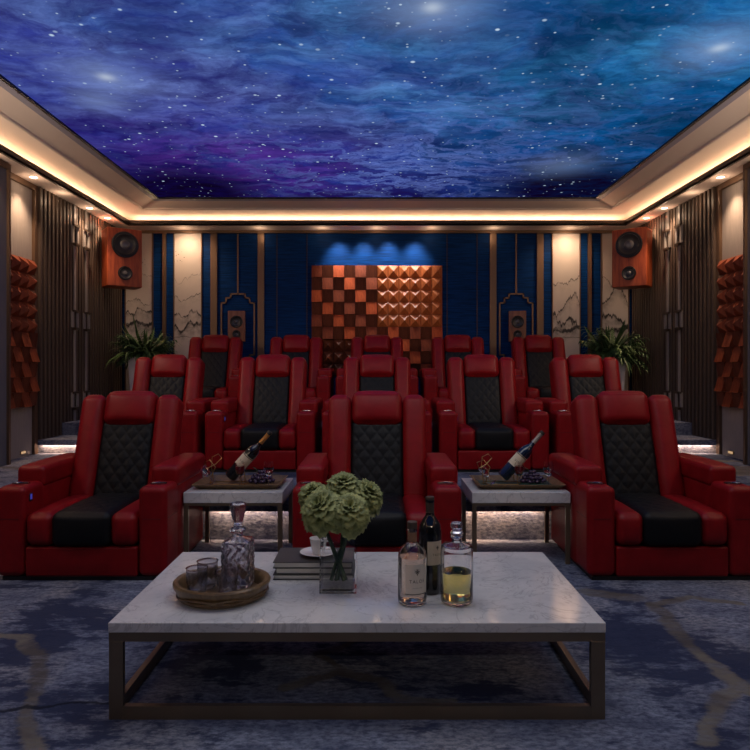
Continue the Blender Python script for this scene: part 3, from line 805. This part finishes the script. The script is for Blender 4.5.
# ---- wine service on the side tables
def service(dx, side):
    Lm = 'left' if side < 0 else 'right'
    z0 = HT + .0005
    t = thing('serving_tray', (dx - .872, 4.20, z0), 'rectangular bronze tray with flared rim on the %s side table' % Lm, 'tray')
    vs = []; prof = [(.235, .145, 0), (.275, .185, .032), (.270, .180, .033), (.232, .142, .005)]
    for a, c, zz in prof: vs += [(a, -c, zz), (a, c, zz), (-a, c, zz), (-a, -c, zz)]
    fs = [(3, 2, 1, 0), (12, 13, 14, 15)]
    for j in range(3):
        for i in range(4): k = (i + 1) % 4; fs.append((j * 4 + i, j * 4 + k, j * 4 + 4 + k, j * 4 + 4 + i))
    MB().add(vs, fs).build('tray_body', 'tray_wood', t, smooth=False)
    MB().box(-.228, .228, -.138, .138, .0055, .0065).build('tray_lining', 'tray_green' if side > 0 else 'tray_wood', t, smooth=False)
    zt = z0 + .0068
    # bottle, tilted about 46 degrees
    t = thing('wine_bottle', (dx - .955, 4.215, zt + .040), 'wine bottle leaning on its holder on the %s side table, %s' % (Lm, 'orange foil neck' if side < 0 else 'grey foil neck'), 'bottle', 'tilted wine bottles on the side tables')
    t.rotation_euler = (0, math.radians(42), 0); t.scale = (1.05, 1.05, 1.05)
    MB().lathe([(0, .004), (.032, 0), (.038, .006), (.0385, .02), (.0385, .205), (.035, .228), (.024, .250), (.0155, .264), (.0135, .28), (.0130, .352), (0, .352)], 36, caps=False).build('bottle_body', 'wine_bottle_black' if side < 0 else 'wine_bottle_blue', t)
    MB().lathe([(.0142, .285), (.0142, .358), (.0155, .360), (.0155, .372), (0, .373)], 24, caps=False).build('capsule', 'gold_foil' if side < 0 else 'silver_foil', t)
    MB().lathe([(.0160, .358), (.0162, .377), (0, .378)], 20, caps=False).build('capsule_tip', 'ink_black', t)
    lb = label_patch(.0389, -1.5, 1.2, .095, .180, 20).build('label', 'label_cream', t)
    label_patch(.0392, -1.5, 1.2, .172, .177, 20).build('line', 'ink_black', lb)
    text_mb('VIN', .02, .0392, -.2, .125).build('lettering', 'ink_black', lb)
    # wire holder: cradle under the bottle with a tall loop at its foot
    t = thing('bottle_holder', (dx - .955, 4.215, zt), 'bent gold wire holder cradling the %s tilted wine bottle' % Lm, 'bottle holder', 'gold wire bottle holders')
    MB().tube([(-.10, -.060, .004), (.09, -.060, .004), (.12, 0, .004), (.09, .060, .004), (-.10, .060, .004), (-.13, 0, .004)], .0035, 8, closed=True).build('base_wire', 'gold', t)
    for q in (-1, 1): MB().tube([(.088, q * .060, .004), (.085, q * .056, .05), (.08, q * .05, .085)], .003, 8).build('cradle_wire', 'gold', t)
    MB().tube([(-.115, -.045, .004), (-.105, -.045, .06), (-.085, -.03, .11), (-.125, -.02, .155), (-.165, 0, .135), (-.15, .015, .095), (-.10, .03, .12), (-.06, .04, .16), (-.085, .045, .185), (-.125, .045, .165), (-.13, .045, .1), (-.115, .045, .004)], .003, 8).build('loop_wire', 'gold', t)
    # toppled goblet with a white foot at the left
    t = thing('toppled_goblet', (dx - 1.055, 4.12, zt + .052), 'tipped glass goblet beside the gold wire on the %s side table' % Lm, 'glass', 'tipped goblets on the side tables')
    t.rotation_euler = (0, math.radians(-38), 0)
    MB().lathe([(0, -.038), (.022, -.038), (.022, -.035), (.004, -.030), (.004, .01), (.018, .022), (.026, .05), (.024, .085), (.0225, .085), (.0245, .05), (.016, .025), (0, .016)], 28, caps=False).build('glass_body', 'clear_glass', t)
    # red wine glass in front of the bottle
    def wineglass(x, y, lab, fill, k=1.):
        t = thing('wine_glass', (x, y, zt), lab, 'wine glass', 'wine glasses on the side tables')
        P = [(0, .0), (.028, 0), (.029, .002), (.006, .006), (.0032, .012), (.0032, .055), (.006, .062), (.022, .078), (.030, .10), (.029, .13), (.0255, .15)]
        Q = [(.0255, .15), (.0245, .15), (.028, .13), (.029, .10), (.021, .08), (0, .068)]
        MB().lathe([(r * k, z * k) for r, z in P], 28, caps=False).lathe([(r * k, z * k) for r, z in Q], 28, caps=False).build('glass_body', 'clear_glass', t)
        if fill: MB().lathe([(0, .0685 * k), (.0205 * k, .0805 * k), (.0285 * k, .10 * k), (.0278 * k, .128 * k), (0, .128 * k)], 28, caps=False).build('wine', 'red_wine', t)
    wineglass(dx - .868, 4.115, 'red wine glass in front of the %s leaning bottle' % Lm, True)
    wineglass(dx - .685, 4.11, 'empty wine glass at the right end of the %s side table tray' % Lm, False, 1.05)
    # grapes
    t = thing('grape_bunch', (dx - .755, 4.235, zt), 'dark grape bunch on the %s side table tray' % Lm, 'grapes', 'grape bunches on the side table trays')
    rnd = random.Random(5); g = MB().sphere((0, 0, 0), .0125, 12, 8); gp = None
    spots = []
    for layer, (rx, ry, nn) in enumerate(((.078, .045, 20), (.060, .034, 14), (.040, .022, 9), (.015, .01, 3))):
        for i in range(nn):
            a = 2 * PI * i / nn + layer; f = 1. if i % 2 == 0 else .58
            spots.append((rx * f * math.cos(a) + rnd.uniform(-.004, .004), ry * f * math.sin(a) + rnd.uniform(-.004, .004), .0125 + layer * .019 + rnd.uniform(0, .004)))
    for i, p in enumerate(spots):
        if gp is None: gp = g.build('grape', 'grape_dark', t); o = gp
        else: o = gp.copy(); C.objects.link(o)
        o.location = p
    MB().tube([(-.02, 0, .07), (-.035, 0, .092), (-.055, .005, .100)], .003, 6).build('stem', 'stem_green', t)
service(0, -1); service(1.768, 1)

# ------------------------------------------------------------------ loudspeakers
def driver(t, x, z, r, y=-.0):
    m = T(x, y, z) @ RX(90)
    fr = MB().lathe([(r, .0), (r, .010), (r * .96, .016), (r * .88, .016), (r * .84, .014), (r * .84, .0)], 40, m, caps=False).build('driver_frame', 'rubber', t)
    MB().lathe([(r * .84, .010), (r * .80, .022), (r * .72, .019), (r * .66, .010), (r * .34, .003), (0, .003)], 40, m, caps=False).build('cone', 'cone', fr)
    MB().lathe([(r * .36, .0035), (r * .30, .012), (r * .15, .018), (0, .020)], 28, m, caps=False).build('dust_cap', 'dust_cap', fr)
for s in (-1, 1):
    side = 'left' if s < 0 else 'right'
    t = thing('wall_speaker', (s * 3.27, 8.33, 2.215), 'large red-wood loudspeaker hung high in the %s back corner' % side, 'speaker', None, math.radians(-s * -36) if False else math.radians(36 * (1 if s < 0 else -1)))
    W, D, H = .212, .15, .735
    MB().rbox((-W, -D, 0), (W, D, H), .012, (2, 2, 2), 3).build('cabinet', 'speaker_wood', t)
    driver(t, 0, .53, .165, -D - .001)
    driver(t, 0, .17, .088, -D - .001)
    MB().box(-.05, .05, D, D + .05, .3, .45).build('bracket', 'rubber', t, smooth=False)
    t = thing('shelf_speaker', (s * 138.5 * .014, YB - .11, BZ(312) - .42), 'small two-driver wooden speaker on the blue wall inside the %s stepped arch' % side, 'speaker', None, math.radians(8 * (1 if s < 0 else -1)))
    MB().rbox((-.115, -.08, 0), (.115, .07, .42), .006, (2, 2, 2), 2).build('cabinet', 'small_speaker_wood', t)
    driver(t, 0, .27, .085, -.081); driver(t, 0, .10, .055, -.081)

# ------------------------------------------------------------------ ferns in tall planters
def leaf(b, base, az, L, Wd, lift, rnd):
    n = 9; vs = []; fs = []
    d = Vector((math.cos(az), math.sin(az), 0)); sid = Vector((-math.sin(az), math.cos(az), 0))
    for i in range(n + 1):
        f = i / n
        p = Vector(base) + d * (L * (math.sin(f * 1.35) / math.sin(1.35)) * (1 - .35 * lift)) + Vector((0, 0, L * (lift * 1.25 * f - (.95 * f * f) * (1.15 - lift * .8))))
        wd = Wd * (math.sin(PI * min(1, f * .93 + .07)) ** .8) * (1 if f < .99 else .1)
        for u in (-1, 0, 1): vs.append(tuple(p + sid * (u * wd) + Vector((0, 0, -.25 * wd * abs(u)))))
    for i in range(n):
        for k in range(2): q = i * 3 + k; fs.append((q, q + 1, q + 4, q + 3))
    b.add(vs, fs)
for s in (-1, 1):
    side = 'left' if s < 0 else 'right'
    t = thing('potted_fern', (s * 3.04, 8.52, P2 + .0005), 'leafy green fern in a tall white planter in the %s back corner' % side, 'potted plant')
    sqlathe([(.125, 0), (.165, .76), (.150, .76), (.146, .72)]).build('planter', 'planter_white', t, smooth=False)
    MB().box(-.145, .145, -.145, .145, .722, .735).build('soil', 'soil', t, smooth=False)
    b = MB(); rnd = random.Random(21 + s); st = MB()
    for i in range(230):
        az = rnd.uniform(0, 2 * PI); f = rnd.random(); lift = .30 + .70 * f
        L = rnd.uniform(.32, .66) * (1.0 if f < .8 else .95)
        # the corner is tight: shorten leaves that grow towards the walls
        L *= 1 - (.20 if math.cos(az) * s > 0 else .28) * abs(math.cos(az))
        if math.sin(az) > 0: L *= 1 - .1 * math.sin(az)
        r0 = rnd.uniform(0, .09); bb = (r0 * math.cos(az), r0 * math.sin(az), .735 + rnd.uniform(0, .05))
        leaf(b, bb, az + rnd.uniform(-.3, .3), L, rnd.uniform(.011, .022), lift, rnd)
        if i % 3 == 0:      # side leaflets along an arching frond
            for k in range(3, 9):
                ff = k / 9; p = (bb[0] + math.cos(az) * L * ff * .8, bb[1] + math.sin(az) * L * ff * .8, bb[2] + L * (lift * 1.25 * ff - .95 * ff * ff * (1.15 - lift * .8)))
                for q in (-1, 1): leaf(b, p, az + q * 1.0, L * .28, .012, .35, rnd)
    b.build('foliage', 'leaf', t, angle=180)

# ------------------------------------------------------------------ lamps
warm = (1., .66, .42)
def spot(loc, power, ang=95, blend=.9, col=warm, size=.03, target=None):
    l = bpy.data.lights.new('spot', 'SPOT'); l.energy = power; l.color = col; l.spot_size = math.radians(ang); l.spot_blend = blend; l.shadow_soft_size = size
    o = bpy.data.objects.new('spot_beam', l); C.objects.link(o); o.location = loc  # carries both the soffit downlights and the added fill spots
    if target: o.rotation_euler = (Vector(target) - Vector(loc)).to_track_quat('-Z', 'Y').to_euler()
    return o
dl = None
def downlight(x, y, lab, power=14, ang=95, target=None):
    global dl
    if dl is None:
        dl = thing('downlight', (x, y, HS - .001), lab, 'ceiling light', 'recessed downlights in the soffit')
        r = MB().lathe([(.040, 0), (.044, -.001), (.048, -.004), (.044, -.006), (.036, -.004)], 28, caps=False).build('trim_ring', 'white_paint', dl)
        MB().lathe([(0, -.002), (.036, -.002), (.036, -.003), (0, -.003)], 24, caps=False).build('lens', 'lamp_lens', dl); o = dl
    else: o = copy_tree(dl); o.location = (x, y, HS - .001); o['label'] = lab
    if power: spot((x, y, HS - .02), power, ang, target=target)
SIDE_P = 55
for s in (-1, 1):        # added fill spots beyond the picture edge, aimed up to brighten crown and soffits
    for yy, p in ((-.8, 12), (2.0, 26), (4.4, 46)):
        spot((s * 3.30, yy, 2.2), p, 150, 1., col=(1., .74, .54), size=.12, target=(s * 1.2, yy + 1.6, 3.4))
    # added unseen spots turned towards the seats to brighten the headrests
    spot((s * 3.40, 3.4, HS - .03), 52, 60, 1., col=(1., .80, .66), size=.06, target=(s * .9, 5.2, .8))
    spot((s * 3.40, 4.9, HS - .03), 70, 60, 1., col=(1., .80, .66), size=.06, target=(s * .8, 7.2, 1.2))
for s in (-1, 1): spot((s * 1.5, YF + .2, HS - .03), 75, 30, 1., col=(1., .88, .76), size=.06, target=(s * .55, 1.9, .15))  # added fill from behind the camera for the coffee table front
l = bpy.data.lights.new('unseen_fill_area', 'AREA'); l.shape = 'RECTANGLE'; l.size = 3.6; l.size_y = 1.4; l.energy = 33; l.color = (1., .93, .88)  # added area lamp out of view, soft overhead fill for table and front row
o = bpy.data.objects.new('unseen_fill_area', l); C.objects.link(o); o.location = (0, 2.75, 3.3)
for s in (-1, 1):
    sd = 'left' if s < 0 else 'right'
    for i, yy in enumerate((8.3, 7.78, 6.51, 5.75, 4.3, 2.9, 1.4)):
        names = ['small round downlight over the %s speaker' % sd, 'small round downlight above the %s lattice columns' % sd, 'small round downlight above the %s diffuser bay' % sd,
                 'small round downlight above the %s framed bay at picture edge' % sd]
        if i < 4: downlight(s * 3.44, yy, names[i], SIDE_P)
        else: spot((s * 3.44, yy, HS - .02), SIDE_P)
for x_, nm in ((-2.64, 'left ink panel'), (2.64, 'right ink panel')):
    spot((x_, 8.73, HS - .02), 34, 120, size=.10, target=(x_, 9.1, 2.62))
for x_, nm in ((-.53, 'leftmost'), (-.18, 'second from left'), (.16, 'third from left'), (.53, 'rightmost')):
    spot((x_, 8.86, HS - .02), 52, 70, 1., col=(.95, .88, .85), size=.07, target=(x_, 9.12, 2.62))
def halo(x, y, p, dz=.07):  # added point lamps hung below the soffit to brighten its underside
    l = bpy.data.lights.new('halo', 'POINT'); l.energy = p; l.color = warm; l.shadow_soft_size = .03
    o = bpy.data.objects.new('soffit_fill', l); C.objects.link(o); o.location = (x, y, HS - dz)
for x_ in (-2.64, -1.6, -.75, 0, .75, 1.6, 2.64): halo(x_, 8.90, .55, .09)
for s in (-1, 1):
    for yy in (8.3, 7.78, 7.1, 6.51, 5.75): halo(s * 3.44, yy, .8, .10)
# cove strips behind the dark lip
def area(loc, rot, sx, sy, power, col):
    l = bpy.data.lights.new('cove', 'AREA'); l.shape = 'RECTANGLE'; l.size = sx; l.size_y = sy; l.energy = power; l.color = col
    o = bpy.data.objects.new('cove_strip', l); C.objects.link(o); o.location = loc; o.rotation_euler = rot; return o
CV = 3.1; cz = HS + .040; cc = (1., .64, .38)
ang = math.radians(120)
LY = 8.71 - (YF + .39); cy = (8.71 + YF + .39) / 2
def strip(loc, direction, L, p):
    l = bpy.data.lights.new('cove', 'AREA'); l.shape = 'RECTANGLE'; l.size = L; l.size_y = .03; l.energy = p; l.color = cc
    o = bpy.data.objects.new('cove_strip', l); C.objects.link(o); o.location = loc
    o.rotation_euler = Vector(direction).to_track_quat('-Z', 'Y').to_euler()
    z = Vector(direction).normalized()
    # align local X with the strip's run
    run = Vector((0, 1, 0)) if abs(direction[0]) > abs(direction[1]) else Vector((1, 0, 0))
    zz = -z; yy = zz.cross(run).normalized(); xx = yy.cross(zz).normalized()
    o.rotation_euler = Matrix((xx, yy, zz)).transposed().to_euler()
strip((-3.52, cy, cz), (1, 0, .28), LY, CV * LY); strip((3.52, cy, cz), (-1, 0, .28), LY, CV * LY)
strip((0, 8.91, cz), (0, -1, .28), 6.6, CV * 6.6); strip((0, YF + .19, cz), (0, 1, .28), 6.6, CV * 6.6)
# led strips under the step nosings
def led(x0, x1, y, z, lab, p=3.6):
    t = tag(MB().box(x0, x1, y - .012, y - .002, z - .012, z - .002).build('led_strip', 'led_warm', smooth=False), lab, 'light strip')
    l = bpy.data.lights.new('led', 'AREA'); l.shape = 'RECTANGLE'; l.size = x1 - x0; l.size_y = .016; l.energy = p; l.color = (1., .58, .34)
    o = bpy.data.objects.new('led_light', l); C.objects.link(o); o.location = ((x0 + x1) / 2, y - .024, z - .010); o.rotation_euler = (math.radians(28), 0, 0)
led(-1.15, -.52, Y1, P1 - .036, 'warm light strip under the platform edge behind the left side table')
led(.52, 1.15, Y1, P1 - .036, 'warm light strip under the platform edge behind the right side table')
led(-3.55, -2.66, Y2, .394, 'warm light strip under the left aisle step')
led(2.66, 3.55, Y2, .394, 'warm light strip under the right aisle step')
struct(MB().box(-XW, -2.56, Y2 - .045, Y2 - .031, .375, .429).box(2.56, XW, Y2 - .045, Y2 - .031, .375, .429).build('trim_41', 'carpet', smooth=False))
for s in (-1, 1):
    t = thing('step_light', (s * XW, 6.60, P1), 'small warm step light low on the %s wall bay' % ('left' if s < 0 else 'right'), 'step light')
    xs = sorted((-s * .001, -s * .01)); MB().box(xs[0], xs[1], -.05, .05, .03, .065).build('frame', 'bronze_trim', t, smooth=False)
    xs = sorted((-s * .0105, -s * .013)); MB().box(xs[0], xs[1], -.042, .042, .036, .059).build('lens', 'step_lens', t, smooth=False)

# ------------------------------------------------------------------ world, camera, view
wd = bpy.data.worlds.new('world'); bpy.context.scene.world = wd; wd.use_nodes = True
wd.node_tree.nodes['Background'].inputs[0].default_value = (.01, .01, .015, 1)
cam = bpy.data.cameras.new('camera'); cam.sensor_width = 36; cam.lens = 36 * 650 / 750.; cam.shift_x = -2 / 750.; cam.shift_y = -8 / 750.
co = bpy.data.objects.new('camera', cam); C.objects.link(co); co.location = (0, 0, 1.2); co.rotation_euler = (PI / 2, 0, 0)
bpy.context.scene.camera = co; cam.clip_start = .05
vs_ = bpy.context.scene.view_settings
bpy.context.scene.display_settings.display_device = 'sRGB'
vs_.view_transform = 'Standard'; vs_.look = 'None'; vs_.gamma = 1; vs_.exposure = 0; vs_.use_curve_mapping = False
